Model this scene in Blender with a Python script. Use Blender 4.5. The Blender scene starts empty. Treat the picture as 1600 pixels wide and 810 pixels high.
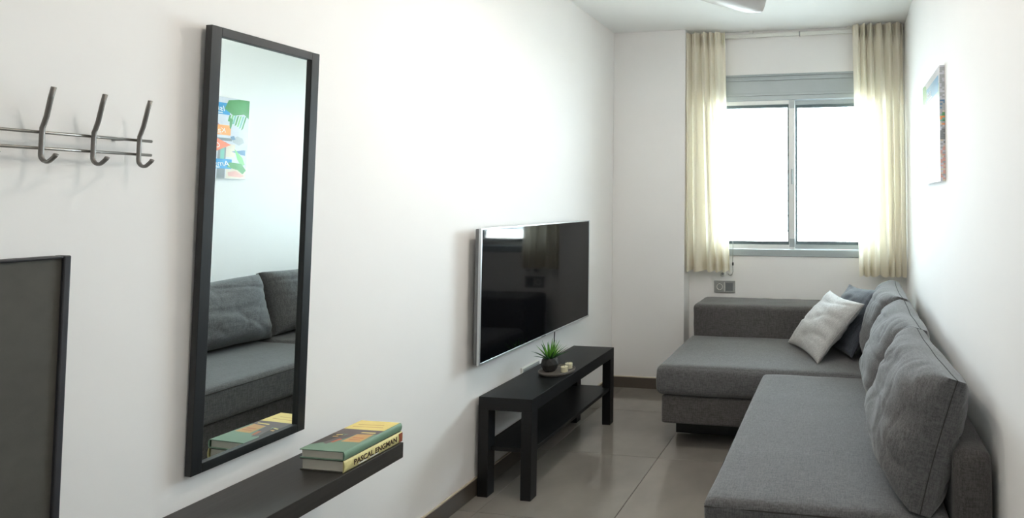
import bpy, bmesh, math, random
from mathutils import Vector, Matrix, noise
random.seed(7)
S = bpy.context.scene
COL = S.collection

# ------------------------------------------------------------------ camera
F_PX, YAW, PITCH = 869.965, 0.158, 0.038          # focal length in pixels of the 1600 px frame, turn to the left, tilt up
cam_d = bpy.data.cameras.new('camera')
cam_d.sensor_fit = 'HORIZONTAL'; cam_d.sensor_width = 36.0
cam_d.lens = F_PX / 1600.0 * 36.0
cam_d.shift_x = -379.45 / 1600.0                  # the photograph is an off-centre crop
cam_d.shift_y = -124.7 / 1600.0
cam_d.clip_start = 0.02
cam = bpy.data.objects.new('camera', cam_d); COL.objects.link(cam)
cam.location = (1.658, -2.33, 1.334)
cam.rotation_euler = (math.pi / 2 + PITCH, 0, YAW)
S.camera = cam

# ------------------------------------------------------------------ sky, portal, exposure
W = bpy.data.worlds.new('overcast_sky'); S.world = W; W.use_nodes = True
bg = W.node_tree.nodes['Background']
bg.inputs[0].default_value = (0.76, 0.905, 1.0, 1); bg.inputs[1].default_value = 22.5
pl = bpy.data.lights.new('window_portal', 'AREA'); pl.shape = 'RECTANGLE'; pl.size = 1.3; pl.size_y = 1.1
pl.cycles.is_portal = True
po = bpy.data.objects.new('window_portal', pl); COL.objects.link(po)
po.location = (1.31, 1.80, 1.52); po.rotation_euler = (-math.pi / 2, 0, 0)   # faces -Y, into the room
FAN_LAMP, CEIL_LAMP = 108.0, 118.0
sn = bpy.data.lights.new('sun', 'SUN'); sn.energy = 200.0; sn.angle = math.radians(0.6); sn.color = (1.0, 0.97, 0.92)
sun = bpy.data.objects.new('sun', sn); COL.objects.link(sun)
sun.rotation_euler = Vector((-0.57, 0.05, -0.82)).to_track_quat('-Z', 'Y').to_euler()      # high, along the facade: it lights the added bounce floor, never the room directly
VS = S.view_settings
VS.view_transform = 'Standard'; VS.look = 'None'; VS.gamma = 1.0; VS.use_curve_mapping = False
VS.exposure = 0.18

# ------------------------------------------------------------------ materials
def srgb(r, g, b):
    f = lambda c: (c / 255 / 12.92) if c <= 10 else ((c / 255 + 0.055) / 1.055) ** 2.4
    return (f(r), f(g), f(b), 1)
MATS = {}
def mat(name, col, rough=0.5, metal=0.0, var=0.0, vscale=8.0, bump=0.0, bscale=200.0, stretch=(1, 1, 1), spec=None, coat=0.0, sheen=0.0, emit=None):
    """Principled material with procedural colour variation (var) and noise relief (bump)."""
    m = bpy.data.materials.new(name); m.use_nodes = True
    nt = m.node_tree; N = nt.nodes; L = nt.links; p = N['Principled BSDF']
    p.inputs['Base Color'].default_value = col; p.inputs['Roughness'].default_value = rough; p.inputs['Metallic'].default_value = metal
    if spec is not None: p.inputs['Specular IOR Level'].default_value = spec
    if coat: p.inputs['Coat Weight'].default_value = coat; p.inputs['Coat Roughness'].default_value = 0.16; p.inputs['Coat IOR'].default_value = 1.7
    if sheen: p.inputs['Sheen Weight'].default_value = sheen; p.inputs['Sheen Roughness'].default_value = 0.5
    if emit: p.inputs['Emission Color'].default_value = emit[0]; p.inputs['Emission Strength'].default_value = emit[1]
    tc = N.new('ShaderNodeTexCoord'); mp = N.new('ShaderNodeMapping'); mp.inputs['Scale'].default_value = stretch
    L.new(tc.outputs['Object'], mp.inputs['Vector'])
    nz = N.new('ShaderNodeTexNoise'); nz.inputs['Scale'].default_value = vscale; nz.inputs['Detail'].default_value = 5
    L.new(mp.outputs['Vector'], nz.inputs['Vector'])
    hs = N.new('ShaderNodeMixRGB'); hs.blend_type = 'MULTIPLY'; hs.inputs[0].default_value = 1.0
    hs.inputs[1].default_value = col
    mr = N.new('ShaderNodeMapRange'); mr.inputs['From Min'].default_value = 0.25; mr.inputs['From Max'].default_value = 0.75
    mr.inputs['To Min'].default_value = 1 - var; mr.inputs['To Max'].default_value = 1 + var
    L.new(nz.outputs['Fac'], mr.inputs['Value']); L.new(mr.outputs['Result'], hs.inputs[2]); L.new(hs.outputs['Color'], p.inputs['Base Color'])
    if bump:
        bz = N.new('ShaderNodeTexNoise'); bz.inputs['Scale'].default_value = bscale; bz.inputs['Detail'].default_value = 3
        L.new(mp.outputs['Vector'], bz.inputs['Vector'])
        b = N.new('ShaderNodeBump'); b.inputs['Strength'].default_value = bump; b.inputs['Distance'].default_value = 0.002
        L.new(bz.outputs['Fac'], b.inputs['Height']); L.new(b.outputs['Normal'], p.inputs['Normal'])
    MATS[name] = m
    return m

def fabric(name, col, col2, scale=420.0, rough=0.9):
    """Woven melange fabric: two stretched noises (warp and weft) mix two thread colours."""
    m = bpy.data.materials.new(name); m.use_nodes = True
    nt = m.node_tree; N = nt.nodes; L = nt.links; p = N['Principled BSDF']
    p.inputs['Roughness'].default_value = rough; p.inputs['Sheen Weight'].default_value = 0.25; p.inputs['Specular IOR Level'].default_value = 0.3
    tc = N.new('ShaderNodeTexCoord'); outs = []
    for st in ((1, 0.09, 0.5), (0.09, 1, 0.5), (0.5, 0.5, 0.09)):
        mp = N.new('ShaderNodeMapping'); mp.inputs['Scale'].default_value = st; L.new(tc.outputs['Object'], mp.inputs['Vector'])
        nz = N.new('ShaderNodeTexNoise'); nz.inputs['Scale'].default_value = scale; nz.inputs['Detail'].default_value = 2
        L.new(mp.outputs['Vector'], nz.inputs['Vector']); outs.append(nz.outputs['Fac'])
    a = N.new('ShaderNodeMath'); a.operation = 'ADD'; L.new(outs[0], a.inputs[0]); L.new(outs[1], a.inputs[1])
    b = N.new('ShaderNodeMath'); b.operation = 'ADD'; L.new(a.outputs[0], b.inputs[0]); L.new(outs[2], b.inputs[1])
    mr = N.new('ShaderNodeMapRange'); mr.inputs['From Min'].default_value = 1.2; mr.inputs['From Max'].default_value = 1.8
    L.new(b.outputs[0], mr.inputs['Value'])
    mx = N.new('ShaderNodeMixRGB'); mx.inputs[1].default_value = col; mx.inputs[2].default_value = col2
    L.new(mr.outputs['Result'], mx.inputs[0]); L.new(mx.outputs['Color'], p.inputs['Base Color'])
    bp = N.new('ShaderNodeBump'); bp.inputs['Strength'].default_value = 0.2; bp.inputs['Distance'].default_value = 0.001
    L.new(b.outputs[0], bp.inputs['Height']); L.new(bp.outputs['Normal'], p.inputs['Normal'])
    MATS[name] = m
    return m

mat('plaster', srgb(246, 244, 242), 0.85, var=0.012, vscale=2.5, bump=0.06, bscale=90)
mat('ceiling_paint', srgb(251, 251, 249), 0.9, var=0.01, vscale=2.0, bump=0.05, bscale=80)
mat('tile_a', srgb(138, 133, 126), 0.07, var=0.18, vscale=3.2, spec=0.8)
mat('tile_b', srgb(143, 137, 130), 0.08, var=0.18, vscale=2.7, spec=0.8)
mat('grout', srgb(128, 120, 110), 0.9, var=0.05)
mat('baseboard_tile', srgb(88, 80, 72), 0.3, var=0.12, vscale=6)
mat('baseboard_edge', srgb(196, 184, 166), 0.8, var=0.03)
mat('black_wood', srgb(50, 47, 44), 0.42, var=0.25, vscale=14, bump=0.06, bscale=60, stretch=(8, 0.5, 8))
mat('bench_black', srgb(16, 17, 19), 0.42, var=0.25, vscale=14, bump=0.06, bscale=60, stretch=(8, 0.5, 8), spec=0.35)
mat('mirror_frame', srgb(24, 27, 29), 0.4, var=0.2, vscale=14, bump=0.05, bscale=60, stretch=(8, 8, 0.5))
mat('board_face', srgb(78, 76, 70), 0.75, var=0.08, vscale=30, bump=0.1, bscale=300)
mat('board_frame', srgb(48, 48, 52), 0.5, var=0.05)
mat('brushed_steel', srgb(150, 146, 140), 0.34, metal=0.9, var=0.06, vscale=60)
mat('hook_metal', srgb(132, 128, 124), 0.45, metal=0.75, var=0.05, vscale=60)
mat('silver', srgb(205, 208, 210), 0.3, metal=0.7, var=0.02)
mat('tv_side', srgb(120, 122, 124), 0.4, metal=0.5, var=0.02)
mat('screen', srgb(5, 6, 9), 0.05, var=0.0, spec=0.32)
mat('black_plastic', srgb(24, 24, 26), 0.5, var=0.05)
mat('aluminium', srgb(176, 184, 186), 0.42, metal=0.2, var=0.03, vscale=12)
mat('aluminium_light', srgb(232, 234, 232), 0.4, metal=0.1, var=0.03, vscale=12)
mat('rubber', srgb(98, 112, 116), 0.7, var=0.03)
mat('white_plastic', srgb(232, 232, 226), 0.4, var=0.01)
mat('grey_plastic', srgb(158, 160, 158), 0.4, var=0.02)
mat('grey_plastic_dark', srgb(118, 122, 124), 0.45, var=0.02)
mat('screen_bar', srgb(66, 68, 70), 0.6, var=0.01)
mat('shade_slab_grey', srgb(122, 120, 116), 0.9, var=0.08, vscale=4)
mat('bounce_floor_white', srgb(226, 226, 222), 0.8, var=0.05, vscale=3)
mat('pages', srgb(226, 220, 206), 0.9, var=0.06, vscale=40, stretch=(1, 1, 40))
mat('cover_green', srgb(116, 146, 124), 0.42, var=0.05, vscale=20)
mat('cover_dark', srgb(74, 72, 64), 0.5, var=0.05)
mat('print_yellow', srgb(240, 216, 132), 0.42, var=0.04, vscale=20)
mat('print_mauve', srgb(104, 92, 92), 0.42, var=0.08, vscale=25)
mat('print_orange', srgb(206, 158, 98), 0.42, var=0.08, vscale=30)
mat('print_dark', srgb(66, 58, 54), 0.45, var=0.1, vscale=30)
mat('print_rust', srgb(190, 104, 70), 0.45, var=0.1, vscale=30)
mat('spine_cream', srgb(226, 214, 150), 0.42, var=0.14, vscale=50)
mat('spine_rust', srgb(150, 82, 58), 0.45, var=0.14, vscale=40)
mat('lettering_brown', srgb(66, 44, 30), 0.5)
mat('lettering_white', srgb(245, 245, 240), 0.5)
mat('ceramic_black', srgb(42, 41, 40), 0.5, var=0.15, vscale=40, bump=0.2, bscale=120)
mat('soil', srgb(44, 36, 30), 1.0, var=0.3, vscale=120, bump=0.6, bscale=300)
mat('leaf_green', srgb(88, 150, 42), 0.45, var=0.2, vscale=60)
mat('leaf_dark', srgb(52, 96, 52), 0.5, var=0.2, vscale=60)
mat('tray_stone', srgb(104, 98, 92), 0.45, var=0.12, vscale=30, bump=0.1, bscale=150)
mat('wax', srgb(240, 230, 196), 0.55, var=0.02)
mat('fan_blade', srgb(188, 184, 180), 0.4, var=0.03)
mat('fan_edge', srgb(60, 60, 62), 0.4)
mat('fan_body', srgb(210, 208, 204), 0.35, metal=0.3)
mat('lamp_glow', srgb(255, 250, 240), 0.5, emit=((1.0, 0.91, 0.81, 1), FAN_LAMP))
mat('panel_glow', srgb(255, 250, 240), 0.5, emit=((1.0, 0.91, 0.81, 1), CEIL_LAMP))
mat('foot_black', srgb(18, 18, 18), 0.5)
mat('canvas', srgb(232, 234, 234), 0.35, coat=1.0, var=0.02)
for nm, c in dict(art_blue=(38, 148, 205), art_blue2=(84, 130, 170), art_green=(74, 150, 84), art_green2=(120, 196, 120), art_teal=(120, 186, 170), art_orange=(250, 160, 84),
                  art_coral=(244, 122, 88), art_grey=(126, 132, 136), art_grey2=(176, 180, 186), art_mauve=(176, 130, 164), art_sand=(226, 214, 196), art_pink=(226, 170, 160), art_pale=(214, 216, 226)).items():
    mat(nm, srgb(*c), 0.35, coat=1.0, var=0.1, vscale=18)
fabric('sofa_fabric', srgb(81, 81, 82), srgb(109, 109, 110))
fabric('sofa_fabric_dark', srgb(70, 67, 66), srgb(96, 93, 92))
fabric('pillow_light', srgb(156, 155, 153), srgb(188, 187, 185), 500, 0.7)
fabric('pillow_dark', srgb(40, 44, 52), srgb(66, 71, 80), 500, 0.75)
mat('seam_dark', srgb(60, 58, 57), 0.9)
mat('seam_light', srgb(150, 149, 146), 0.8)
mat('curtain_tape', srgb(226, 221, 206), 0.9, var=0.03)

def curtain_material():
    m = bpy.data.materials.new('curtain_fabric'); m.use_nodes = True
    nt = m.node_tree; N = nt.nodes; L = nt.links; N.remove(N['Principled BSDF'])
    out = N['Material Output']; d = N.new('ShaderNodeBsdfDiffuse'); t = N.new('ShaderNodeBsdfTranslucent'); mx = N.new('ShaderNodeMixShader')
    tc = N.new('ShaderNodeTexCoord'); mp = N.new('ShaderNodeMapping'); mp.inputs['Scale'].default_value = (1, 1, 0.15)
    nz = N.new('ShaderNodeTexNoise'); nz.inputs['Scale'].default_value = 300
    L.new(tc.outputs['Object'], mp.inputs['Vector']); L.new(mp.outputs['Vector'], nz.inputs['Vector'])
    cr = N.new('ShaderNodeMixRGB'); cr.inputs[1].default_value = srgb(246, 239, 221); cr.inputs[2].default_value = srgb(252, 247, 234)
    L.new(nz.outputs['Fac'], cr.inputs[0]); L.new(cr.outputs['Color'], d.inputs['Color']); L.new(cr.outputs['Color'], t.inputs['Color'])
    mx.inputs[0].default_value = 0.42
    L.new(d.outputs[0], mx.inputs[1]); L.new(t.outputs[0], mx.inputs[2]); L.new(mx.outputs[0], out.inputs['Surface'])
    MATS['curtain_fabric'] = m
curtain_material()
def thin_glass(name, tint=(0.96, 0.98, 0.98, 1), ior=1.4):
    m = bpy.data.materials.new(name); m.use_nodes = True
    nt = m.node_tree; N = nt.nodes; L = nt.links; N.remove(N['Principled BSDF'])
    out = N['Material Output']; t = N.new('ShaderNodeBsdfTransparent'); t.inputs[0].default_value = tint
    g = N.new('ShaderNodeBsdfGlossy'); g.inputs['Roughness'].default_value = 0.02
    fr = N.new('ShaderNodeFresnel'); fr.inputs['IOR'].default_value = ior; mx = N.new('ShaderNodeMixShader')
    ge = N.new('ShaderNodeNewGeometry'); iv = N.new('ShaderNodeMath'); iv.operation = 'SUBTRACT'; iv.inputs[0].default_value = 1.0; L.new(ge.outputs['Backfacing'], iv.inputs[1])
    mu = N.new('ShaderNodeMath'); mu.operation = 'MULTIPLY'; L.new(fr.outputs[0], mu.inputs[0]); L.new(iv.outputs[0], mu.inputs[1]); mu.use_clamp = True
    L.new(mu.outputs[0], mx.inputs[0]); L.new(t.outputs[0], mx.inputs[1]); L.new(g.outputs[0], mx.inputs[2]); L.new(mx.outputs[0], out.inputs['Surface'])
    MATS[name] = m
thin_glass('window_glass'); thin_glass('candle_glass', (0.95, 0.96, 0.96, 1), 1.65)
def mirror_material():
    m = bpy.data.materials.new('mirror_glass'); m.use_nodes = True
    p = m.node_tree.nodes['Principled BSDF']; p.inputs['Metallic'].default_value = 1; p.inputs['Roughness'].default_value = 0.0
    p.inputs['Base Color'].default_value = (0.80, 0.86, 0.85, 1); MATS['mirror_glass'] = m
mirror_material()

# ------------------------------------------------------------------ object helpers
def link(name, me, m=None, parent=None, smooth=False):
    o = bpy.data.objects.new(name, me); COL.objects.link(o)
    if m is not None:
        for k in (m if isinstance(m, (list, tuple)) else [m]): me.materials.append(MATS[k])
    if smooth:
        for p in me.polygons: p.use_smooth = True
    if parent: o.parent = parent
    return o
def from_bm(name, bm, m, parent=None, smooth=False):
    bmesh.ops.recalc_face_normals(bm, faces=bm.faces)
    me = bpy.data.meshes.new(name); bm.to_mesh(me); bm.free()
    return link(name, me, m, parent, smooth)
def empty(name, loc=(0, 0, 0), rz=0):
    o = bpy.data.objects.new(name, None); COL.objects.link(o); o.location = loc; o.rotation_euler = (0, 0, rz); o.empty_display_size = 0.05
    return o
def tag(o, label, cat, group=None):
    o['label'] = label; o['category'] = cat
    if group: o['group'] = group
    return o
def structure(o): o['kind'] = 'structure'; return o
def box_bm(bm, x0, x1, y0, y1, z0, z1, bev=0.0, seg=2):
    r = bmesh.ops.create_cube(bm, size=1.0)
    vs = r['verts']
    for v in vs:
        v.co = Vector(((x0 + x1) / 2 + v.co.x * (x1 - x0), (y0 + y1) / 2 + v.co.y * (y1 - y0), (z0 + z1) / 2 + v.co.z * (z1 - z0)))
    if bev:
        es = set(e for v in vs for e in v.link_edges)
        bmesh.ops.bevel(bm, geom=list(es), offset=bev, segments=seg, profile=0.5, affect='EDGES')
def box(name, x0, x1, y0, y1, z0, z1, m, parent=None, bev=0.0, seg=2):
    bm = bmesh.new(); box_bm(bm, x0, x1, y0, y1, z0, z1, bev, seg)
    return from_bm(name, bm, m, parent)
def boxes(name, lst, m, parent=None, bev=0.0):
    bm = bmesh.new()
    for b in lst: box_bm(bm, *b, bev=bev)
    return from_bm(name, bm, m, parent)
def tube_bm(bm, pts, r, n=10, cap=True):
    pts = [Vector(p) for p in pts]; rings = []; ref = None
    for i, p in enumerate(pts):
        t = (pts[min(i + 1, len(pts) - 1)] - pts[max(i - 1, 0)]).normalized()
        if ref is None:
            ref = Vector((0, 0, 1)) if abs(t.z) < 0.9 else Vector((1, 0, 0))
        a = t.cross(ref).normalized(); b = t.cross(a).normalized(); ref = -b if False else a.cross(t)
        rr = r[i] if isinstance(r, (list, tuple)) else r
        rings.append([bm.verts.new(p + (a * math.cos(2 * math.pi * k / n) + b * math.sin(2 * math.pi * k / n)) * rr) for k in range(n)])
    for i in range(len(rings) - 1):
        for k in range(n):
            bm.faces.new((rings[i][k], rings[i][(k + 1) % n], rings[i + 1][(k + 1) % n], rings[i + 1][k]))
    if cap: bm.faces.new(rings[0][::-1]); bm.faces.new(rings[-1])
def tube(name, pts, r, m, parent=None, n=10):
    bm = bmesh.new(); tube_bm(bm, pts, r, n)
    return from_bm(name, bm, m, parent, True)
def lathe(name, prof, m, parent=None, n=40, loc=(0, 0, 0), smooth=True):
    bm = bmesh.new(); rings = []
    for (r, z) in prof:
        if r <= 1e-6: rings.append([bm.verts.new((loc[0], loc[1], loc[2] + z))])
        else: rings.append([bm.verts.new((loc[0] + r * math.cos(2 * math.pi * k / n), loc[1] + r * math.sin(2 * math.pi * k / n), loc[2] + z)) for k in range(n)])
    for a, b in zip(rings, rings[1:]):
        for k in range(n):
            k2 = (k + 1) % n
            if len(a) == 1 and len(b) == 1: continue
            if len(a) == 1: bm.faces.new((a[0], b[k], b[k2]))
            elif len(b) == 1: bm.faces.new((a[k], a[k2], b[0]))
            else: bm.faces.new((a[k], a[k2], b[k2], b[k]))
    o = from_bm(name, bm, m, parent, smooth)
    if smooth: autosmooth(o)
    return o
def autosmooth(o, ang=40):
    me = o.data; bm = bmesh.new(); bm.from_mesh(me)
    for e in bm.edges: e.smooth = not (len(e.link_faces) == 2 and e.calc_face_angle(0) > math.radians(ang))
    bm.to_mesh(me); bm.free()
def soft_box(name, x0, x1, y0, y1, z0, z1, r, m, parent=None, puff=0.0, res=0.03, wob=0.0, seed=0.0, side=0.0):
    """Upholstered block: rounded box, its top puffed, its surface slightly uneven."""
    c = Vector(((x0 + x1) / 2, (y0 + y1) / 2, (z0 + z1) / 2)); h = Vector(((x1 - x0) / 2, (y1 - y0) / 2, (z1 - z0) / 2))
    bm = bmesh.new(); vd = {}
    def coords(L):
        k = max(4, int(2 * L / res)); edge = [-L, -L + r * 0.12, -L + r * 0.3, -L + r * 0.6, -L + r]
        inner = [-L + r + (2 * L - 2 * r) * i / k for i in range(1, k)]
        return edge + inner + [-e for e in edge[::-1]]
    ax = [coords(h.x), coords(h.y), coords(h.z)]
    def vert(p):
        key = tuple(round(q, 6) for q in p)
        if key in vd: return vd[key]
        v = Vector(p); q = Vector([max(-(h[i] - r), min(h[i] - r, v[i])) for i in range(3)])
        d = v - q
        if d.length > 1e-9:
            nrm = d.normalized(); v = q + nrm * r
        else: nrm = Vector((0, 0, 1))
        u = max(0, 1 - (p[0] / h.x) ** 2) * max(0, 1 - (p[1] / h.y) ** 2)
        if p[2] > 0: v.z += puff * u ** 0.5 * (p[2] / h.z)
        if side:
            w = max(0, 1 - (p[2] / h.z) ** 2)
            v.x += side * (p[0] / h.x) * w; v.y += side * (p[1] / h.y) * w
        if wob:
            g = Vector((v.x * 5 + seed, v.y * 5, v.z * 5)); v += nrm * wob * noise.noise(g) + nrm * wob * 0.5 * noise.noise(g * 3.1)
        vd[key] = bm.verts.new(v + c); return vd[key]
    for a in range(3):
        b, d = (a + 1) % 3, (a + 2) % 3
        for s in (-1, 1):
            for i in range(len(ax[b]) - 1):
                for j in range(len(ax[d]) - 1):
                    P = []
                    for (ii, jj) in ((i, j), (i + 1, j), (i + 1, j + 1), (i, j + 1)):
                        p = [0, 0, 0]; p[a] = s * h[a]; p[b] = ax[b][ii]; p[d] = ax[d][jj]; P.append(vert(p))
                    if len(set(P)) == 4: bm.faces.new(P if s > 0 else P[::-1])
    return from_bm(name, bm, m, parent, True)
def pillow_bm(w, h, t, p=2.6, pinch=0.06, wr=0.0, seed=0.0, n=44, wdir='x', edge=0.006, sag=0.0, front=0.5, crease=0.5):
    """Stuffed cushion in local X (width), Z (height, from 0), Y (thickness). Returns bmesh and seam loop."""
    bm = bmesh.new(); grid = {}; seam = []
    sp = lambda k: math.sin((k / n - 0.5) * math.pi)      # denser toward the rim
    for side in (-1, 1):
        for i in range(n + 1):
            for j in range(n + 1):
                u, v = sp(i), sp(j)
                rim = i in (0, n) or j in (0, n)
                if rim and (0, i, j) in grid: grid[(side, i, j)] = grid[(0, i, j)]; continue
                x = w / 2 * u * (1 - pinch * (1 - v * v)); z = h / 2 * v * (1 - pinch * (1 - u * u))
                f = max(0, (1 - abs(u) ** p)) ** 0.5 * max(0, (1 - abs(v) ** p)) ** 0.5
                th = edge + (t * (front if side < 0 else 1 - front) - edge) * f
                th *= 1 - sag * v
                if wr and not rim:
                    q = Vector((x * (3.5 if wdir == 'x' else 11), side * 3 + seed, z * (13 if wdir == 'x' else 4)))
                    g = noise.noise(q) + 0.6 * noise.noise(q * 2.1 + Vector((5, 1, 3)))
                    g += 0.8 * noise.noise(Vector((x * 7 + seed, side, z * 7)))
                    cn = noise.noise(Vector((x * 2.2 + seed, side * 2.0, z * 8.5))) if wdir == 'x' else noise.noise(Vector((x * 8 + seed, side * 2.0, z * 3)))
                    c2 = noise.noise(Vector((x * 9 - seed, side * 5.0, z * 5.5 + x * 4)))
                    th += wr * 0.75 * g * min(1, f * 1.6) - wr * crease * (max(0, 1 - 7 * abs(cn)) + 0.6 * max(0, 1 - 8 * abs(c2))) * min(1, f * 2.2)
                y = side * th if not rim else 0.0
                x += 0.006 * noise.noise(Vector((x * 5 + seed, 1.0, z * 5))); z2 = z + 0.006 * noise.noise(Vector((x * 5, 7.0 + seed, z * 5)))
                vv = bm.verts.new((x, y, z2 + h / 2)); grid[(side, i, j)] = vv
                if rim: grid[(0, i, j)] = vv
    for side in (-1, 1):
        for i in range(n):
            for j in range(n):
                q = [grid[(side, i, j)], grid[(side, i + 1, j)], grid[(side, i + 1, j + 1)], grid[(side, i, j + 1)]]
                bm.faces.new(q if side < 0 else q[::-1])
    loop = [(i, 0) for i in range(n)] + [(n, j) for j in range(n)] + [(n - i, n) for i in range(n)] + [(0, n - j) for j in range(n)]
    seam = [grid[(0, i, j)].co.copy() for (i, j) in loop]
    return bm, seam
def cushion(name, mtx, w, h, t, m, seam_m, seam_r=0.003, **kw):
    root = empty(name); root.matrix_world = mtx
    bm, seam = pillow_bm(w, h, t, **kw)
    from_bm('cover', bm, m, root, True)
    bm2 = bmesh.new(); tube_bm(bm2, seam + [seam[0]], seam_r, 6, cap=False)
    from_bm('seam_piping', bm2, seam_m, root, True)
    return root
def flat_prints(name, items, parent, axis, lift):
    """Flat ink: items = (polygon in the face's own (a, b) metres, material). axis(a, b, lift) -> local point."""
    names = []; bm = bmesh.new(); k = 0
    for poly, m in items:
        if m not in names: names.append(m)
        f = bm.faces.new([bm.verts.new(axis(a, b, lift + k * 0.00002)) for (a, b) in poly]); f.material_index = names.index(m); k += 1
    me = bpy.data.meshes.new(name); bm.to_mesh(me); bm.free()
    return link(name, me, names, parent)
def text_mesh(name, body, size, m, parent, mtx, sx=1.0, shear=0.0, align='LEFT', bold=0.0):
    c = bpy.data.curves.new(name, 'FONT'); c.body = body; c.size = size; c.shear = shear; c.align_x = align; c.extrude = 0.0002; c.resolution_u = 3; c.offset = bold; c.fill_mode = 'BOTH'
    o = bpy.data.objects.new(name, c); COL.objects.link(o)
    dg = bpy.context.evaluated_depsgraph_get(); me = bpy.data.meshes.new_from_object(o.evaluated_get(dg))
    bpy.data.objects.remove(o)
    me.transform(mtx @ Matrix.Diagonal((sx, 1, 1, 1)))
    me.materials.clear()
    return link(name, me, m, parent)

# ------------------------------------------------------------------ the room
RX, PIER_Y, NY, CZ, REAR, NX = 2.082, 1.508, 1.64, 2.565, -4.1, 0.54
WX0, WX1, WZ0, WZ1 = 0.665, 1.955, 0.935, 2.25
structure(box('wall_left', -0.15, 0, REAR, NY + 0.2, 0, CZ, 'plaster'))
structure(box('wall_right', RX, RX + 0.15, REAR, NY + 0.2, 0, CZ, 'plaster'))
structure(box('wall_rear', -0.15, RX + 0.15, REAR - 0.15, REAR, 0, CZ, 'plaster'))
structure(box('wall_pier', 0, NX, PIER_Y, NY + 0.2, 0, CZ, 'plaster', bev=0.004))
structure(boxes('wall_window', [(NX, WX0, NY, NY + 0.2, 0, CZ), (WX1, RX, NY, NY + 0.2, 0, CZ), (WX0, WX1, NY, NY + 0.2, 0, WZ0), (WX0, WX1, NY, NY + 0.2, WZ1, CZ)], 'plaster'))
structure(box('ceiling', -0.15, RX + 0.15, REAR - 0.15, NY + 0.2, CZ, CZ + 0.12, 'ceiling_paint'))
floor = structure(box('floor', -0.15, RX + 0.15, REAR - 0.15, NY + 0.2, -0.12, -0.006, 'grout'))
xs = [0, 0.098, 0.700, 1.302, 1.904, RX]; ys = [REAR]; y = 0.49 - 0.602 * 7
ys += [y + 0.602 * k for k in range(0, 9) if y + 0.602 * k > REAR + 0.05] + [NY]
for i in range(len(xs) - 1):
    for j in range(len(ys) - 1):
        g = 0.0011
        a, b, c, d = xs[i] + g, xs[i + 1] - g, ys[j] + g, ys[j + 1] - g
        t = box('tile', -(b - a) / 2, (b - a) / 2, -(d - c) / 2, (d - c) / 2, -0.006, 0.0, random.choice(['tile_a', 'tile_b']), floor, bev=0.0008, seg=1)
        t.location = ((a + b) / 2, (c + d) / 2, random.uniform(-0.0002, 0.0002))
def skirting(name, x0, x1, y0, y1, ex):
    b = structure(box(name, x0, x1, y0, y1, 0, 0.074, 'baseboard_tile', bev=0.001))
    box('grout_line', *ex, 0.074, 0.079, 'baseboard_edge', b)
skirting('baseboard_left', 0, 0.011, REAR, PIER_Y - 0.011, (0, 0.009, REAR, PIER_Y - 0.011))
skirting('baseboard_pier', 0, NX, PIER_Y - 0.011, PIER_Y, (0, NX, PIER_Y - 0.009, PIER_Y))
skirting('baseboard_window', NX, RX, NY - 0.011, NY, (NX, RX, NY - 0.009, NY))
skirting('baseboard_right', RX - 0.011, RX, REAR, NY - 0.011, (RX - 0.009, RX, REAR, NY - 0.011))

# ------------------------------------------------------------------ window with its shutter box
win = structure(empty('window_1', ((WX0 + WX1) / 2, NY, WZ0)))
def P(o, child):        # parent keeping world placement (window origin offset)
    child.parent = o; child.matrix_parent_inverse = o.matrix_world.inverted(); return child
bpy.context.view_layer.update()
boxes_ = [(WX0, WX1, NY + 0.0, NY + 0.075, 2.236, WZ1), (WX0, WX1, NY + 0.012, NY + 0.075, 2.222, 2.236),
          (WX0, WX1, NY + 0.006, NY + 0.075, 2.206, 2.222), (WX0, WX1, NY + 0.016, NY + 0.16, 2.112, 2.206), (WX0, WX1, NY + 0.004, NY + 0.075, 2.094, 2.112)]
P(win, boxes('shutter_box', boxes_, 'aluminium', bev=0.0015))
P(win, boxes('window_frame', [(WX0, WX0 + 0.035, NY + 0.01, NY + 0.12, WZ0, 2.094), (WX1 - 0.035, WX1, NY + 0.01, NY + 0.12, WZ0, 2.094),
                              (WX0 + 0.035, WX1 - 0.035, NY + 0.01, NY + 0.12, 2.062, 2.094), (WX0 + 0.035, WX1 - 0.035, NY - 0.008, NY + 0.12, WZ0, 0.982)], 'aluminium', bev=0.002))
def sash(x0, x1, yc, z0, z1, stile_l, stile_r, m):
    s = P(win, boxes('sash', [(x0, x0 + stile_l, yc - 0.014, yc + 0.014, z0, z1), (x1 - stile_r, x1, yc - 0.014, yc + 0.014, z0, z1),
                              (x0 + stile_l, x1 - stile_r, yc - 0.014, yc + 0.014, z0, z0 + 0.032), (x0 + stile_l, x1 - stile_r, yc - 0.014, yc + 0.014, z1 - 0.03, z1)], m, bev=0.002))
    bpy.context.view_layer.update()
    P(s, boxes('gasket', [(x0 + stile_l, x0 + stile_l + 0.010, yc - 0.009, yc + 0.009, z0 + 0.032, z1 - 0.03), (x1 - stile_r - 0.010, x1 - stile_r, yc - 0.009, yc + 0.009, z0 + 0.032, z1 - 0.03),
                          (x0 + stile_l + 0.01, x1 - stile_r - 0.01, yc - 0.009, yc + 0.009, z0 + 0.032, z0 + 0.056), (x0 + stile_l + 0.01, x1 - stile_r - 0.01, yc - 0.009, yc + 0.009, z1 - 0.052, z1 - 0.03)], 'rubber'))
    P(s, box('pane', x0 + stile_l + 0.004, x1 - stile_r - 0.004, yc - 0.003, yc + 0.003, z0 + 0.034, z1 - 0.034, 'window_glass'))
    return s
sl = sash(WX0 + 0.036, 1.312, NY + 0.034, 0.984, 2.060, 0.05, 0.042, 'aluminium_light')
sr = sash(1.275, WX1 - 0.036, NY + 0.072, 0.984, 2.060, 0.042, 0.05, 'aluminium')
bpy.context.view_layer.update()
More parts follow.
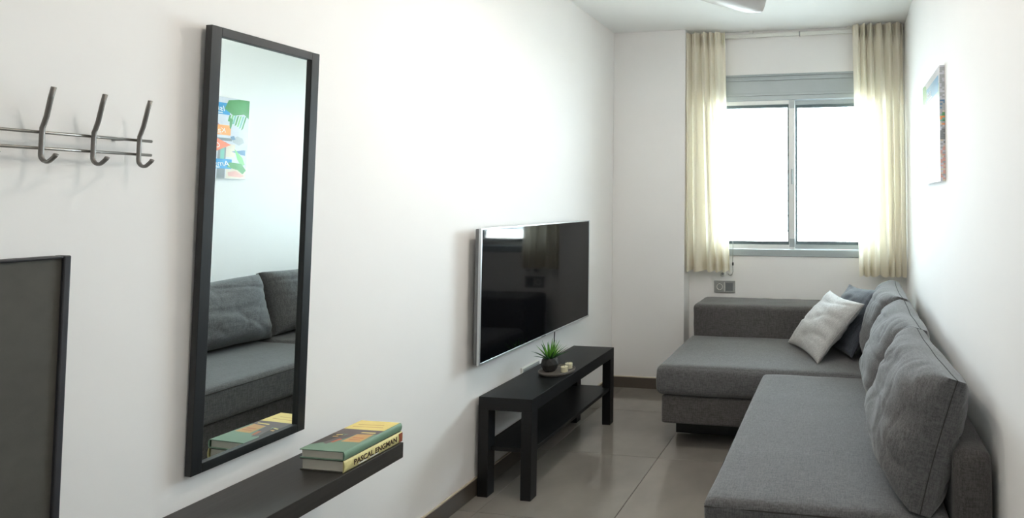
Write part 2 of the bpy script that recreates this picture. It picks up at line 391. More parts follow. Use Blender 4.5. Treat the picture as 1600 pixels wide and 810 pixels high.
for zz in (1.030, 2.03): P(sl, box('corner_bracket', 1.274, 1.312, NY + 0.017, NY + 0.021, zz - 0.03, zz + 0.03, 'aluminium', bev=0.001))
P(sl, box('latch', 1.286, 1.300, NY + 0.010, NY + 0.021, 1.45, 1.56, 'aluminium', bev=0.003))
structure(box('added_bounce_floor', -4.0, 7.0, NY + 0.2, 7.0, 0.70, 0.80, 'bounce_floor_white'))  # added pale floor outside, bounces sunlight up through the window onto the ceiling
structure(box('added_shade_slab', -0.6, 3.2, NY + 0.2, 3.3, 2.36, 2.50, 'shade_slab_grey'))  # added unseen overhang, blocks steep sky light so the chaise stays darker
# outside: screen of thin horizontal bars
lou = tag(empty('window_screen', (1.31, 2.02, 0.8)), 'screen of thin horizontal bars outside the bright window', 'screen')
bpy.context.view_layer.update()
for k in range(14):
    zz = 0.86 + k * 0.118
    bm = bmesh.new(); box_bm(bm, -0.8, 0.8, -0.008, 0.008, -0.003, 0.003)
    s = from_bm('bar', bm, 'screen_bar', lou); s.location = (0, 0, zz - 0.8)
for sx in (-0.82, 0.82): box('upright', sx - 0.015, sx + 0.015, -0.015, 0.015, 0, 1.75, 'screen_bar', lou)
for sx in (-0.82, 0.82): box('bracket', sx - 0.01, sx + 0.01, -0.18, -0.015, 0.9, 0.93, 'screen_bar', lou)

# ------------------------------------------------------------------ curtains
rail = tag(empty('curtain_rail', (1.31, 1.623, CZ)), 'white curtain track across the top of the window niche', 'curtain rail')
bpy.context.view_layer.update()
P(rail, box('rail_section', NX + 0.002, 1.352, 1.612, 1.634, 2.516, 2.542, 'white_plastic', bev=0.002))
P(rail, box('rail_section', 1.355, RX - 0.002, 1.612, 1.634, 2.516, 2.542, 'white_plastic', bev=0.002))
P(rail, box('joint_clip', 1.349, 1.358, 1.609, 1.636, 2.513, 2.544, 'grey_plastic', bev=0.001))
for bx in (0.65, 1.0, 1.7, 2.0): P(rail, box('ceiling_bracket', bx - 0.015, bx + 0.015, 1.616, 1.630, 2.541, CZ, 'white_plastic'))
def curtain(label, xt0, xt1, xb0, xb1, folds, seed, z0, z1):
    root = tag(empty('curtain', ((xb0 + xb1) / 2, 1.55, z0)), label, 'curtain', 'cream curtains at the window')
    nu, nv = 200, 46; zt = z1 - 0.085
    def pt(u, z):
        v = (z - z0) / (z1 - z0)
        a = xb0 + (xt0 - xb0) * v; b = xb1 + (xt1 - xb1) * v
        ph = 2 * math.pi * (folds * u + 0.75 * noise.noise(Vector((u * 2.6, seed, v * 0.45)))) + seed
        amp = (0.026 + 0.020 * noise.noise(Vector((u * 4, seed + 4, v * 0.6)))) * (0.75 + 0.35 * (1 - v))
        sharp = math.sin(ph) + 0.28 * math.sin(2 * ph + 0.6)
        y = 1.548 + amp * sharp + 0.004 * noise.noise(Vector((u * 22, seed, v * 3)))
        x = a + (b - a) * u + 0.008 * math.cos(ph) * (1 - 0.4 * v)
        if z > zt - 0.06:                                   # gathered heading
            k = min(1, (z - zt + 0.06) / 0.06)
            y += k * 0.008 * math.sin(2 * math.pi * folds * 2.6 * u + seed * 2) * (1 if z < z1 - 0.01 else 0.8)
        edge = 0.006 * math.sin(ph + 1.0) if v < 0.02 else 0
        return Vector((x - (xb0 + xb1) / 2, y - 1.55, z - z0 + edge))
    def sheet(name, za, zb, n, m, off=0.0):
        bm = bmesh.new(); g = []
        for j in range(n + 1):
            z = za + (zb - za) * j / n; row = []
            for i in range(nu + 1):
                p = pt(i / nu, z); p.y += off; row.append(bm.verts.new(p))
            g.append(row)
        for j in range(n):
            for i in range(nu): bm.faces.new((g[j][i], g[j][i + 1], g[j + 1][i + 1], g[j + 1][i]))
        return from_bm(name, bm, m, root, True)
    sheet('drape', z0, zt, nv, 'curtain_fabric')
    hd = sheet('heading', zt, z1, 8, 'curtain_fabric')
    sheet('heading_tape', zt + 0.004, z1 - 0.012, 6, 'curtain_tape', 0.0025)
    sheet('hem', z0 + 0.001, z0 + 0.06, 4, 'curtain_fabric', 0.002)
    return root
curtain('cream curtain gathered at the left side of the window, beside the pier', 0.535, 0.826, 0.553, 0.868, 5.2, 1.3, 0.832, 2.545)
curtain('cream curtain gathered at the right side of the window, against the right wall', 1.727, 2.066, 1.765, 2.070, 6.0, 3.9, 0.822, 2.550)

# shutter cord and winder under the left curtain
cord = tag(empty('shutter_cord', (0.868, 1.615, 0.79)), 'thin white shutter cord with a black toggle hanging below the left curtain', 'cord')
tube('cord', [(0, 0, 0.30), (0.002, 0, 0.2), (0.0, 0, 0.1), (0.002, 0, 0.03), (-0.006, 0, 0.012), (-0.022, 0, 0.006), (-0.034, 0, 0.014)], 0.0022, 'grey_plastic', cord, 8)
lathe('toggle', [(0, -0.012), (0.005, -0.011), (0.006, 0), (0.005, 0.011), (0, 0.012)], 'black_plastic', cord, 12, (0.0015, 0, 0.088))
for k in range(6): lathe('bead', [(0, -0.0032), (0.0032, 0), (0, 0.0032)], 'grey_plastic', cord, 8, (-0.004 - 0.006 * k, 0, 0.010 + 0.0012 * (k - 2) ** 2 - 0.004))
knob = tag(empty('cord_winder', (0.792, NY, 0.805)), 'small round pale cord holder on the wall above the socket', 'cord holder')
o = lathe('disc', [(0, 0.016), (0.016, 0.016), (0.021, 0.011), (0.022, 0.0), (0, 0.0)], 'white_plastic', knob, 28); o.rotation_euler = (math.pi / 2, 0, 0)
o = lathe('cap', [(0, 0.021), (0.009, 0.020), (0.010, 0.015)], 'grey_plastic', knob, 20); o.rotation_euler = (math.pi / 2, 0, 0)

# double socket
so = tag(empty('wall_socket', (0.805, NY, 0.711)), 'grey double wall socket plate below the left curtain', 'socket')
box('plate', -0.077, 0.077, -0.010, 0, -0.043, 0.043, 'grey_plastic', so, bev=0.003)
box('socket_insert', -0.062, -0.008, -0.0125, -0.009, -0.028, 0.028, 'grey_plastic', so, bev=0.0015)
o = lathe('socket_well', [(0.0, 0.006), (0.0185, 0.006), (0.0195, 0.0145), (0.0225, 0.0145), (0.0228, 0.009)], 'white_plastic', so, 28, (0, 0, 0)); o.location = (-0.035, 0, 0); o.rotation_euler = (math.pi / 2, 0, 0)
for dx in (-0.0095, 0.0095):
    o = lathe('pin_hole', [(0, 0.0066), (0.0028, 0.0066), (0.0028, 0.006)], 'black_plastic', so, 12); o.location = (-0.035 + dx, 0, 0); o.rotation_euler = (math.pi / 2, 0, 0)
for dz in (-0.0175, 0.0175): box('earth_clip', -0.038, -0.032, -0.0135, -0.006, dz - 0.003, dz + 0.003, 'brushed_steel', so)
box('blank_insert', 0.010, 0.062, -0.0125, -0.009, -0.028, 0.028, 'grey_plastic_dark', so, bev=0.0015)
box('divider', -0.002, 0.002, -0.0118, -0.009, -0.034, 0.034, 'white_plastic', so)

# ------------------------------------------------------------------ corner sofa
sofa = tag(empty('corner_sofa', (1.5, 0.5, 0)), 'large charcoal grey fabric corner sofa with a chaise along the window wall', 'sofa')
bpy.context.view_layer.update()
NEAR, SX, BX0, BX1, ST = -0.675, 1.237, 1.960, 2.068, 0.437
CY0, CX0 = 0.572, 0.660
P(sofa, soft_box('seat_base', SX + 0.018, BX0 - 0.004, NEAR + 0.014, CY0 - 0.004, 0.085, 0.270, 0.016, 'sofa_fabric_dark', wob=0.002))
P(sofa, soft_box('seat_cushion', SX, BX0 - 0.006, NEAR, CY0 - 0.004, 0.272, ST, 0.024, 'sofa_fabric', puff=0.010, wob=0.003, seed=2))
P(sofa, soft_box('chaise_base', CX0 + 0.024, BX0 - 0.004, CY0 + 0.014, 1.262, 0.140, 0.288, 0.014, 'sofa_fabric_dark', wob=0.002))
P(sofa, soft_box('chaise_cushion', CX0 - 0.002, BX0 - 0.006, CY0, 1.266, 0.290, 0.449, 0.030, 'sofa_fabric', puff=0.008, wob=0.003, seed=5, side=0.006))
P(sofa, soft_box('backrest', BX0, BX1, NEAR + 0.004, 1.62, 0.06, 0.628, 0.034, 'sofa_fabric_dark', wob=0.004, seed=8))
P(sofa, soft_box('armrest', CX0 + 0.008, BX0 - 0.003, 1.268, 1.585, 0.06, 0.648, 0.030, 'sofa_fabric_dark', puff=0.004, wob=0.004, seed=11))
def seam_line(pts, r=0.0028): return P(sofa, tube('seam', pts, r, 'seam_dark', n=6))
seam_line([(SX + 0.004 + (BX0 - SX - 0.03) * k / 20, NEAR + 0.002, ST - 0.018) for k in range(21)])
seam_line([(SX + 0.001, NEAR + 0.02 + (CY0 - NEAR - 0.05) * k / 20, ST - 0.022) for k in range(21)])
for (fx, fy) in ((CX0 + 0.10, 1.2), (1.25, 1.2), (1.86, 1.5)):
    P(sofa, box('foot', fx - 0.03, fx + 0.03, fy - 0.03, fy + 0.03, 0.0, 0.152 if fy < 1.3 else 0.06, 'foot_black', bev=0.004))
P(sofa, box('plinth', CX0 + 0.045, 1.30, 0.785, 0.835, 0.012, 0.152, 'foot_black', bev=0.004))
for (fx, fy) in ((SX + 0.09, NEAR + 0.1), (1.85, NEAR + 0.1), (SX + 0.09, CY0 - 0.1)):
    P(sofa, box('foot', fx - 0.03, fx + 0.03, fy - 0.03, fy + 0.03, 0.0, 0.087, 'foot_black', bev=0.004))

def lean_matrix(base, face, lean, tilt=0.0):
    """Local -Y becomes the cushion's front, pointing along 'face' (angle in XY); it leans back by 'lean' and rolls by 'tilt'."""
    return Matrix.Translation(base) @ Matrix.Rotation(face + math.pi / 2, 4, 'Z') @ Matrix.Rotation(-lean, 4, 'X') @ Matrix.Rotation(tilt, 4, 'Y')
GC = 'back cushions of the corner sofa'
for (yc, w, seed, lab, tw) in ((-0.345, 0.64, 3.1, 'plump grey sofa back cushion nearest the camera, seat end of the sofa', 0.05),
                               (0.290, 0.62, 8.4, 'grey sofa back cushion in the middle of the three along the right wall', 0.0),
                               (0.920, 0.61, 14.7, 'grey sofa back cushion furthest back, beside the dark throw pillow', -0.03)):
    z = 0.452 if yc < 0.5 else 0.462
    c = cushion('sofa_cushion', lean_matrix(Vector((1.850, yc, z - 0.008)), math.pi + tw, math.radians(16)), w, 0.395, 0.238, 'sofa_fabric', 'seam_dark', 0.0017,
                p=4.0, pinch=0.05, wr=0.013, seed=seed, n=84, edge=0.026, sag=0.12, front=0.6)
    tag(c, lab, 'cushion', GC)
dk = cushion('throw_pillow', lean_matrix(Vector((1.585, 0.965, 0.468)), math.radians(208), math.radians(38), math.radians(-4)), 0.44, 0.43, 0.14, 'pillow_dark', 'pillow_dark', 0.003, p=2.2, pinch=0.08, wr=0.010, seed=21, edge=0.004)
tag(dk, 'dark blue grey throw pillow behind the light grey one on the chaise', 'pillow')
lt = cushion('throw_pillow', lean_matrix(Vector((1.418, 0.895, 0.464)), math.radians(209), math.radians(43), math.radians(2)), 0.42, 0.41, 0.15, 'pillow_light', 'seam_light', 0.0028, p=2.2, pinch=0.09, wr=0.012, seed=33, edge=0.004)
tag(lt, 'light silver grey square throw pillow leaning in front of the dark one', 'pillow')

# ------------------------------------------------------------------ television
tv = tag(empty('television', (0.0, 0.469, 0.602)), 'large flat television with a thin silver frame mounted on the left wall', 'television')
TY, TZ, TX = 0.537, 0.607, 0.065
fr = []
for (y0, y1, z0, z1) in ((-TY, -TY + 0.009, 0, TZ), (TY - 0.009, TY, 0, TZ), (-TY + 0.009, TY - 0.009, 0, 0.010), (-TY + 0.009, TY - 0.009, TZ - 0.007, TZ)): fr.append((TX - 0.012, TX, y0, y1, z0, z1))
boxes('bezel', fr, 'silver', tv, bev=0.001)
box('screen', TX - 0.008, TX - 0.002, -TY + 0.009, TY - 0.009, 0.010, TZ - 0.007, 'screen', tv)
box('back_housing', TX - 0.030, TX - 0.012, -TY + 0.001, TY - 0.001, 0.002, TZ - 0.002, 'tv_side', tv, bev=0.004)
box('back_bulge', TX - 0.050, TX - 0.030, -TY + 0.10, TY - 0.10, 0.06, TZ - 0.12, 'black_plastic', tv, bev=0.006)
box('wall_mount', 0, TX - 0.050, -0.2, 0.2, 0.15, 0.42, 'black_plastic', tv, bev=0.002)
box('badge', TX - 0.001, TX + 0.0006, -0.022, 0.022, 0.002, 0.008, 'tv_side', tv)
tube('power_cable', [(0.02, 0.21, 0.10), (0.014, 0.212, 0.0), (0.010, 0.214, -0.06), (0.010, 0.212, -0.15), (0.016, 0.20, -0.30), (0.014, 0.19, -0.42)], 0.003, 'black_plastic', tv, 8)
ou = tag(empty('wall_outlet', (0.0, 0.447, 0.43)), 'long pale grey outlet strip on the wall just above the black bench', 'outlet')
box('plate', 0, 0.010, -0.083, 0.083, -0.035, 0.035, 'white_plastic', ou, bev=0.003)
box('cover', 0.009, 0.013, -0.076, 0.076, 0.004, 0.028, 'grey_plastic', ou, bev=0.001)
box('slot', 0.0125, 0.0135, -0.070, 0.070, 0.014, 0.017, 'grey_plastic_dark', ou)

# ------------------------------------------------------------------ bench under the television
be = tag(empty('tv_bench', (0.02, 0, 0)), 'low black wooden bench with a lower shelf under the television', 'bench')
BW, BL, BH, BT = 0.26, 0.90, 0.445, 0.05
box('top', 0, BW, 0, BL, BH - BT - 0.008, BH, 'bench_black', be, bev=0.0012)
for (a, b) in ((0, 0), (BW - BT, 0), (0, BL - BT), (BW - BT, BL - BT)): box('leg', a, a + BT, b, b + BT, 0, BH - BT - 0.008, 'bench_black', be, bev=0.0012)
box('lower_shelf', 0.002, BW - 0.006, 0.02, BL - 0.02, 0.200, 0.218, 'bench_black', be, bev=0.0012)

# tray, plant, candles
TRX, TRY = 0.186, 0.392
tr = tag(empty('tray', (TRX, TRY, BH)), 'round dark grey stone tray on the black bench', 'tray')
lathe('dish', [(0, 0.0), (0.082, 0.0), (0.089, 0.004), (0.092, 0.013), (0.089, 0.014), (0.084, 0.008), (0, 0.007)], 'tray_stone', tr, 56)
lathe('rim', [(0.0895, 0.0125), (0.0925, 0.0135), (0.0895, 0.0150), (0.0875, 0.0135)], 'tray_stone', tr, 56)
pp = tag(empty('potted_plant', (0.150, 0.385, BH + 0.0075)), 'small spiky green succulent in a black faceted pot on the tray', 'plant')
bm = bmesh.new(); prof = [(0.026, 0), (0.036, 0.012), (0.0445, 0.036), (0.040, 0.058), (0.035, 0.068)]; rings = []
for k, (r, z) in enumerate(prof):
    rings.append([bm.verts.new((r * math.cos(2 * math.pi * (i + 0.5 * (k % 2)) / 10), r * math.sin(2 * math.pi * (i + 0.5 * (k % 2)) / 10), z)) for i in range(10)])
inner = [bm.verts.new((0.031 * math.cos(2 * math.pi * i / 10), 0.031 * math.sin(2 * math.pi * i / 10), 0.067)) for i in range(10)]
inner2 = [bm.verts.new((0.030 * math.cos(2 * math.pi * i / 10), 0.030 * math.sin(2 * math.pi * i / 10), 0.055)) for i in range(10)]
for k in range(4):
    for i in range(10):
        a, b = rings[k], rings[k + 1]
        if k % 2 == 0: bm.faces.new((a[i], a[(i + 1) % 10], b[i])); bm.faces.new((a[(i + 1) % 10], b[(i + 1) % 10], b[i]))
        else: bm.faces.new((a[i], a[(i + 1) % 10], b[(i + 1) % 10])); bm.faces.new((a[i], b[(i + 1) % 10], b[i]))
for i in range(10):
    bm.faces.new((rings[4][i], rings[4][(i + 1) % 10], inner[(i + 1) % 10], inner[i])); bm.faces.new((inner[i], inner[(i + 1) % 10], inner2[(i + 1) % 10], inner2[i]))
bm.faces.new(rings[0][::-1])
from_bm('pot', bm, 'ceramic_black', pp)
lathe('soil', [(0, 0.060), (0.02, 0.059), (0.0305, 0.056)], 'soil', pp, 20)
for k in range(30):
    ang = k * 2.399963; el = math.radians(84 - 58 * (k / 29) ** 0.8) ; Ln = random.uniform(0.085, 0.118)
    d = Vector((math.cos(ang) * math.cos(el), math.sin(ang) * math.cos(el), math.sin(el))); sd = Vector((-math.sin(ang), math.cos(ang), 0)); up = d.cross(sd)
    bm = bmesh.new(); rows = []; base = Vector((0, 0, 0.060)) + Vector((math.cos(ang), math.sin(ang), 0)) * 0.009
    for j in range(6):
        t = j / 5; w = 0.0066 * (1 - t ** 1.6) + 0.0003; c = base + d * Ln * t + Vector((0, 0, -0.012 * t * t * math.cos(el)))
        rows.append([bm.verts.new(c - sd * w), bm.verts.new(c + up * w * 0.5), bm.verts.new(c + sd * w), bm.verts.new(c - up * w * 0.35)])
    for j in range(5):
        for i in range(4): bm.faces.new((rows[j][i], rows[j][(i + 1) % 4], rows[j + 1][(i + 1) % 4], rows[j + 1][i]))
    bm.faces.new(rows[0]); bm.faces.new(rows[5])
    from_bm('leaf', bm, 'leaf_green' if k < 18 else 'leaf_dark', pp, True)
def candle(x, y, lab):
    c = tag(empty('candle', (x, y, BH + 0.0075)), lab, 'candle', 'glass candles on the tray')
    lathe('glass', [(0, 0), (0.0185, 0), (0.0200, 0.002), (0.0205, 0.040), (0.0195, 0.040), (0.0190, 0.004), (0, 0.003)], 'candle_glass', c, 32)
    lathe('wax', [(0, 0.0035), (0.0182, 0.0035), (0.0186, 0.029), (0, 0.0285)], 'wax', c, 28)
    tube('wick', [(0, 0, 0.028), (0.0005, 0, 0.034)], 0.0008, 'black_plastic', c, 6)
candle(0.238, 0.372, 'white candle in a clear glass, the nearer of two on the tray')
candle(0.232, 0.430, 'white candle in a clear glass, the further of two on the tray')

# ------------------------------------------------------------------ wall shelf with two books
sh = tag(box('wall_shelf', 0, 0.252, -1.81, -0.705, 0.5065, 0.5545, 'black_wood', bev=0.0012), 'black floating wall shelf below the mirror, carrying two books', 'shelf')
SZ = 0.5548
def book(name, x0, x1, y0, y1, z0, z1, cover, rz, lab, spine):
    cx, cy = (x0 + x1) / 2, (y0 + y1) / 2
    b = tag(empty(name, (cx, cy, z0), rz), lab, 'book')
    w, l, t = x1 - x0, y1 - y0, z1 - z0; c = 0.0025
    box('page_block', -w / 2 + 0.005, w / 2 - 0.006, -l / 2 + 0.004, l / 2 - 0.004, c, t - c, 'pages', b)
    box('back_cover', -w / 2, w / 2 - 0.004, -l / 2, l / 2, 0, c, cover, b, bev=0.0006)
    box('front_cover', -w / 2, w / 2 - 0.004, -l / 2, l / 2, t - c, t, cover, b, bev=0.0006)
    bm = bmesh.new(); rows = []
    for k in range(9):
        a = math.pi * (k / 8 - 0.5); rows.append([bm.verts.new((w / 2 - 0.005 + 0.006 * math.cos(a), yy, t / 2 + (t / 2) * math.sin(a))) for yy in (-l / 2, l / 2)])
    for k in range(8): bm.faces.new((rows[k][0], rows[k][1], rows[k + 1][1], rows[k + 1][0]))
    bm.faces.new([r[0] for r in rows]); bm.faces.new([r[1] for r in rows])
    sp = from_bm('spine', bm, spine, b)
    return b, w, l, t, sp
b1, w, l, t, sp = book('book', 0.098, 0.246, -0.915, -0.703, SZ, SZ + 0.034, 'cover_dark', 0.0, 'thick cream spined book with brown lettering, under the green book', 'spine_cream')
SPX = w / 2 + 0.0012
text_mesh('spine_lettering', 'PASCAL ENGMAN', 0.0215, 'lettering_brown', sp, Matrix.Translation((SPX, -0.076, 0.010)) @ Matrix(((0, 0, 1, 0), (1, 0, 0, 0), (0, 1, 0, 0), (0, 0, 0, 1))), 0.92, bold=0.0006)
SF = lambda a, b, L: (SPX - 0.0004 + L, a, b)
flat_prints('spine_print', [([(-0.010 + 0.103, 0.003), (0.105, 0.003), (0.105, 0.031), (0.089, 0.031)], 'spine_rust')], sp, SF, 0.0002)
for (a0, a1) in ((-0.06, -0.03), (-0.02, 0.012)): flat_prints('spine_rule', [([(a0, 0.005), (a1, 0.005), (a1, 0.008), (a0, 0.008)], 'lettering_white')], sp, SF, 0.0002)
b2, w, l, t, sp2 = book('book', 0.096, 0.244, -0.916, -0.704, SZ + 0.0342, SZ + 0.060, 'cover_green', 0.012, 'green hardback with a yellow and orange cover, lying on top of the other book', 'cover_green')
A = lambda a, b, L: (-w / 2 + 0.001 + a, -l / 2 + b, t + L)
W2 = w - 0.006
flat_prints('cover_print', [
    ([(0, 0.145), (W2, 0.145), (W2, l - 0.001), (0, l - 0.001)], 'print_yellow'),
    ([(0.0, 0.105), (W2, 0.118), (W2, 0.145), (0, 0.145)], 'print_mauve'),
    ([(0.0, 0.030), (0.030, 0.050), (0.045, 0.105), (0.0, 0.110)], 'print_dark'),
    ([(0.075, 0.060), (0.135, 0.062), (0.132, 0.118), (0.080, 0.112)], 'print_orange'),
    ([(0.082, 0.122), (0.13, 0.124), (0.13, 0.130), (0.084, 0.128)], 'print_yellow'),
    ([(0.030, 0.045), (0.045, 0.040), (0.072, 0.085), (0.078, 0.112), (0.055, 0.112), (0.040, 0.090)], 'print_mauve'),
    ([(0.048, 0.052), (0.058, 0.050), (0.066, 0.075), (0.054, 0.078)], 'print_rust'),
    ([(0.020, 0.085), (0.036, 0.088), (0.034, 0.094), (0.018, 0.091)], 'print_orange'),
    ([(0.020, 0.098), (0.040, 0.101), (0.038, 0.106), (0.018, 0.103)], 'print_yellow'),
    ([(0.088, 0.074), (0.124, 0.075), (0.124, 0.078), (0.088, 0.077)], 'print_rust'),
    ([(0.088, 0.086), (0.124, 0.087), (0.124, 0.091), (0.088, 0.090)], 'print_rust'),
    ([(0.015, 0.162), (0.12, 0.165), (0.12, 0.168), (0.015, 0.165)], 'print_orange'),
    ([(0.020, 0.178), (0.11, 0.181), (0.11, 0.184), (0.020, 0.181)], 'print_orange')], b2, A, 0.0002)

# ------------------------------------------------------------------ mirror
mi = tag(empty('wall_mirror', (0.0, -0.985, 0.633)), 'tall narrow mirror in a black frame on the left wall', 'mirror')
mi.rotation_euler = (0, math.radians(0.7), 0)
MY, MZ, FW = 0.151, 1.160, 0.0245
boxes('frame', [(0.002, 0.022, -MY, -MY + FW, 0, MZ), (0.002, 0.022, MY - FW, MY, 0, MZ), (0.002, 0.022, -MY + FW, MY - FW, 0, FW), (0.002, 0.022, -MY + FW, MY - FW, MZ - FW, MZ)], 'mirror_frame', mi, bev=0.0012)
box('glass', 0.005, 0.012, -MY + FW - 0.003, MY - FW + 0.003, FW - 0.003, MZ - FW + 0.003, 'mirror_glass', mi)
box('backing', 0.002, 0.005, -MY + FW, MY - FW, FW, MZ - FW, 'black_plastic', mi)

# ------------------------------------------------------------------ coat hook rack
hk = tag(empty('coat_rack', (0, -1.48, 1.457)), 'brushed steel coat hook rail with bent hooks on the left wall', 'coat rack')
for z in (0.0175, -0.0155): tube('rod', [(0.027, -0.40, z), (0.027, 0.0, z), (0.027, 0.232, z)], 0.0034, 'brushed_steel', hk, 10)
for y in (-0.36, -0.10, 0.178):
    tube('standoff', [(0.0, y, 0.0175), (0.027, y, 0.0175)], 0.004, 'brushed_steel', hk, 10)
def arc(c, r, a0, a1, n, y): return [(c[0] + r * math.cos(a0 + (a1 - a0) * k / n), y, c[1] + r * math.sin(a0 + (a1 - a0) * k / n)) for k in range(n + 1)]
for k in range(6):
    y = 0.205 - 0.080 * k - 0.001
    pts = [(0.070, y - 0.006, 0.108), (0.062, y - 0.005, 0.088), (0.046, y - 0.001, 0.050), (0.038, y, 0.034), (0.0345, y, 0.026), (0.034, y, 0.012), (0.034, y, -0.012), (0.034, y, -0.026)] + arc((0.050, -0.028), 0.016, math.pi, math.pi * 1.72, 8, y) + [(0.070, y, -0.033), (0.073, y, -0.029)]
    tube('hook', pts, 0.0040, 'hook_metal', hk, 12)

# ------------------------------------------------------------------ framed board at the left edge
bo = tag(empty('framed_board', (0.0, -1.80, 0.60)), 'dark grey framed board under the coat hooks, cut by the photo edge', 'board')
HB, TB = 0.42, 0.617
boxes('frame', [(0.0, 0.030, -HB, -HB + 0.012, 0, TB), (0.0, 0.030, HB - 0.012, HB, 0, TB), (0.0, 0.030, -HB + 0.012, HB - 0.012, 0, 0.008), (0.0, 0.030, -HB + 0.012, HB - 0.012, TB - 0.006, TB)], 'board_frame', bo, bev=0.0025)
box('face', 0.002, 0.024, -HB + 0.012, HB - 0.012, 0.008, TB - 0.006, 'board_face', bo)

# ------------------------------------------------------------------ canvas print on the right wall
PX, PY0, PY1, PZ0, PZ1 = 2.060, 0.10, 0.590, 1.415, 1.905
ca = tag(empty('canvas_print', (RX, (PY0 + PY1) / 2, PZ0)), 'unframed canvas print with bright travel banners on the right wall', 'picture')
D = RX - PX; HW = (PY1 - PY0) / 2; HH = PZ1 - PZ0
box('canvas', -D, 0, -HW, HW, 0, HH, 'canvas', ca, bev=0.0012)
# picture coordinates: a from the picture's left (far side, +Y) to its right, b upward, in metres
FA = lambda a, b, L: (-D - L, HW - a, b)
def R_(a0, b0, a1, b1): return [(a0, b0), (a1, b0), (a1, b1), (a0, b1)]
Wd = 2 * HW
items = [(R_(0.001, 0.001, Wd - 0.001, HH - 0.001), 'art_pale')]
items += [(R_(0.10, 0.35, 0.30, 0.40), 'art_pale'), (R_(0.30, 0.22, Wd - 0.002, 0.42), 'art_teal'), (R_(0.26, 0.0015, Wd - 0.002, 0.12), 'art_grey2'),
          ([(0.16, 0.32), (0.24, 0.40), (0.40, 0.41), (0.40, 0.30), (0.22, 0.29)], 'art_mauve'),
          (R_(0.12, 0.002, 0.165, 0.22), 'art_grey'), (R_(0.128, 0.10, 0.150, 0.20), 'art_teal'), (R_(0.17, 0.11, 0.26, 0.22), 'art_pale'),
          (R_(0.002, 0.002, 0.115, 0.07), 'art_sand'), ([(0.01, 0.02), (0.06, 0.05), (0.105, 0.04), (0.10, 0.016), (0.03, 0.01)], 'art_pink'),
          (R_(0.07, 0.13, 0.12, 0.21), 'art_sand'), ([(0.02, 0.15), (0.09, 0.165), (0.02, 0.18)], 'art_blue2'), ([(0.01, 0.145), (0.04, 0.15), (0.04, 0.175), (0.01, 0.18)], 'art_blue2'),
          (R_(0.09, 0.228, 0.50, 0.245), 'art_grey'), ([(0.02, 0.225), (0.05, 0.205), (0.085, 0.222), (0.088, 0.245), (0.06, 0.262), (0.03, 0.25)], 'art_grey2'), ([(0.07, 0.24), (0.09, 0.235), (0.10, 0.255), (0.08, 0.262)], 'art_blue2')]
# banners
items += [(R_(0.11, 0.385, Wd - 0.02, 0.455), 'art_blue'), (R_(0.10, 0.262, 0.36, 0.322), 'art_orange'), ([(0.095, 0.205), (0.17, 0.165), (0.30, 0.165), (0.30, 0.240), (0.17, 0.240)], 'art_coral'), (R_(0.085, 0.060, Wd - 0.03, 0.118), 'art_blue')]
# palm fronds and leaves
items += [([(0.001, 0.375), (0.03, 0.40), (0.09, 0.385), (0.14, 0.42), (0.12, 0.475), (0.06, HH - 0.002), (0.001, HH - 0.002)], 'art_green')]
for k in range(7):
    a0 = 0.012 + 0.015 * k; items.append(([(a0, 0.39), (a0 + 0.010, 0.385), (a0 + 0.030 - 0.002 * k, 0.30 + 0.008 * k), (a0 + 0.020 - 0.002 * k, 0.31 + 0.006 * k)], ['art_green', 'art_teal', 'art_green2'][k % 3]))
items += [([(0.01, 0.09), (0.025, 0.13), (0.075, 0.185), (0.055, 0.12), (0.03, 0.08)], 'art_green2'), ([(0.002, 0.055), (0.03, 0.095), (0.10, 0.10), (0.11, 0.07), (0.05, 0.055), (0.02, 0.03)], 'art_green'), ([(0.09, 0.36), (0.10, 0.30), (0.108, 0.31), (0.11, 0.37)], 'art_green')]
flat_prints('printed_art', items, ca, FA, 0.0003)
FT = Matrix(((0, 0, -1, -D - 0.0012), (-1, 0, 0, HW), (0, 1, 0, 0), (0, 0, 0, 1)))
for (tx, a, b, sz) in (('Islands', 0.135, 0.405, 0.046), ('Kabin', 0.125, 0.277, 0.040), ('Coast', 0.150, 0.185, 0.044), ('Amsterdam', 0.095, 0.076, 0.046)):
    text_mesh('banner_lettering', tx, sz, 'lettering_white', ca, FT @ Matrix.Translation((a, b, 0)), 1.0, 0.25)
for q in ((0.15, 0.392, 0.30, 0.397), (0.15, 0.066, 0.27, 0.071), (0.15, 0.270, 0.24, 0.273)): flat_prints('small_print_line', [(R_(*q), 'lettering_white')], ca, FA, 0.0014)
# wrapped edge facing the camera
FE = lambda a, b, L: (-D + a, -HW - L, b)
ed = []; er = random.Random(3)
bands = [(0.30, ['art_pink', 'art_sand', 'art_grey2', 'art_pink', 'art_pale']), (0.48, ['art_grey', 'art_sand', 'art_grey2', 'art_grey', 'art_pale']), (0.62, ['art_sand', 'art_teal', 'art_orange', 'art_green', 'art_grey2', 'art_sand']), (0.70, ['art_blue2', 'art_grey2']), (1.01, ['art_grey2', 'art_pale', 'art_grey2'])]
for k in range(64):
    pool = next(p for (lim, p) in bands if k / 64 < lim)
    h0, h1 = HH * k / 64 + 0.0004, HH * (k + 1) / 64
    cut = er.uniform(0.3, 0.7) * D
    ed.append((R_(0.001, h0, cut, h1), er.choice(pool))); ed.append((R_(cut, h0, D - 0.001, h1), er.choice(pool)))
flat_prints('edge_print', ed, ca, FE, 0.0003)

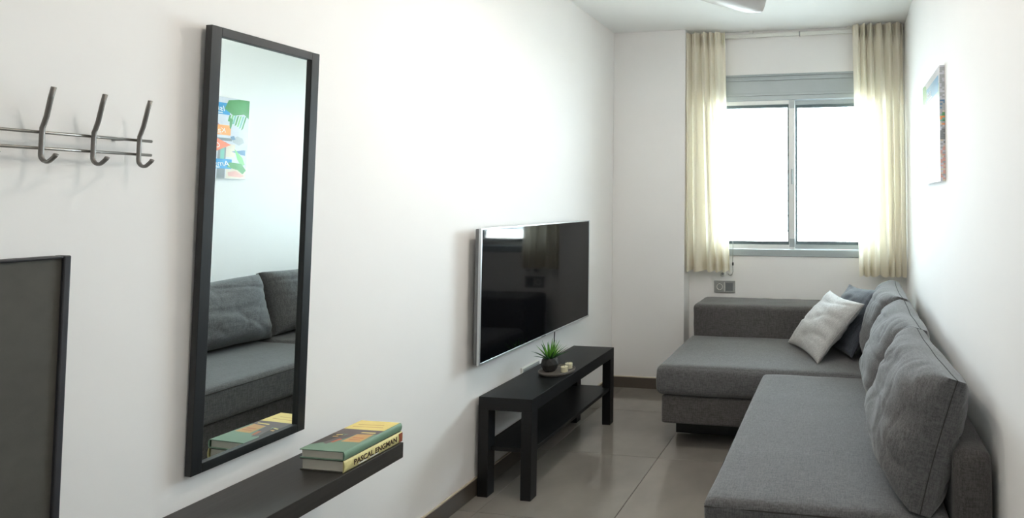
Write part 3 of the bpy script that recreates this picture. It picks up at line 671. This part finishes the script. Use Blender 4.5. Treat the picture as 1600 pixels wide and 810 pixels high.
# ------------------------------------------------------------------ ceiling fan with lamp, ceiling lamp
FX, FY, FZ = 0.835, -0.17, 2.250
fan = tag(empty('ceiling_fan', (FX, FY, CZ)), 'pale ceiling fan, one curved blade showing at the top edge above the window', 'fan')
lathe('canopy', [(0, 0), (0.065, 0), (0.06, -0.035), (0.018, -0.05), (0, -0.05)], 'fan_body', fan, 32)
lathe('downrod', [(0.013, -0.05), (0.013, -0.21)], 'fan_body', fan, 16)
lathe('motor', [(0, -0.20), (0.06, -0.205), (0.095, -0.235), (0.10, -0.28), (0.09, -0.315), (0, -0.315)], 'fan_body', fan, 40)
lathe('lamp_bowl', [(0.082, -0.315), (0.080, -0.330), (0.06, -0.346), (0.03, -0.354), (0, -0.356)], 'lamp_glow', fan, 32)
for k in range(3):
    ang = math.radians(46 + 120 * k); d = Vector((math.cos(ang), math.sin(ang), 0)); s = Vector((-math.sin(ang), math.cos(ang), 0))
    bm = bmesh.new(); top = []; nr, nc = 22, 12
    for i in range(nr + 1):
        q = i / nr; r = 0.09 + 0.56 * q
        w = 0.05 + 0.028 * math.sin(min(1, q * 1.4) * math.pi / 2)
        tip = math.sqrt(max(0.0, 1 - max(0, (q - 0.88) / 0.12) ** 2.6)); w = w * (0.35 + 0.65 * tip) if q > 0.88 else w
        row = []
        for j in range(nc + 1):
            e = 2 * j / nc - 1
            z = FZ - CZ + 0.016 * e * e * 1.6 - 0.030 * e * (0.5 + 0.5 * q) + 0.008 * q
            row.append(d * r + s * (w * e + 0.012 * math.sin(q * 2.5)) + Vector((0, 0, z)))
        top.append(row)
    va = [[bm.verts.new(p + Vector((0, 0, 0.004))) for p in row] for row in top]; vb = [[bm.verts.new(p) for p in row] for row in top]
    for i in range(nr):
        for j in range(nc):
            bm.faces.new((va[i][j], va[i + 1][j], va[i + 1][j + 1], va[i][j + 1])); bm.faces.new((vb[i][j], vb[i][j + 1], vb[i + 1][j + 1], vb[i + 1][j]))
    for i in range(nr):
        for j in (0, nc): bm.faces.new((va[i][j], va[i + 1][j], vb[i + 1][j], vb[i][j]))
    for i in (0, nr):
        for j in range(nc): bm.faces.new((va[i][j], va[i][j + 1], vb[i][j + 1], vb[i][j]))
    bl = from_bm('blade', bm, 'fan_blade', fan, True); autosmooth(bl, 50)
    tube('blade_edge', [top[i][0] + Vector((0, 0, 0.002)) for i in range(nr + 1)], 0.0028, 'fan_edge', bl, 6)
la = tag(empty('pendant_lamp', (1.15, -1.25, CZ)), 'white globe pendant lamp hanging in front of the mirror, above the photo edge', 'lamp')
lathe('ceiling_rose', [(0, 0), (0.05, 0), (0.045, -0.02), (0, -0.024)], 'white_plastic', la, 32)
tube('flex', [(0, 0, -0.02), (0, 0, -0.1), (0, 0, -0.2)], 0.003, 'black_plastic', la, 8)
lathe('holder', [(0.018, -0.185), (0.022, -0.21), (0.03, -0.222), (0, -0.222)], 'white_plastic', la, 20)
lathe('globe', [(0.045 * math.sin(math.pi * k / 20), -0.262 + 0.045 * math.cos(math.pi * k / 20)) for k in range(21)], 'panel_glow', la, 40)
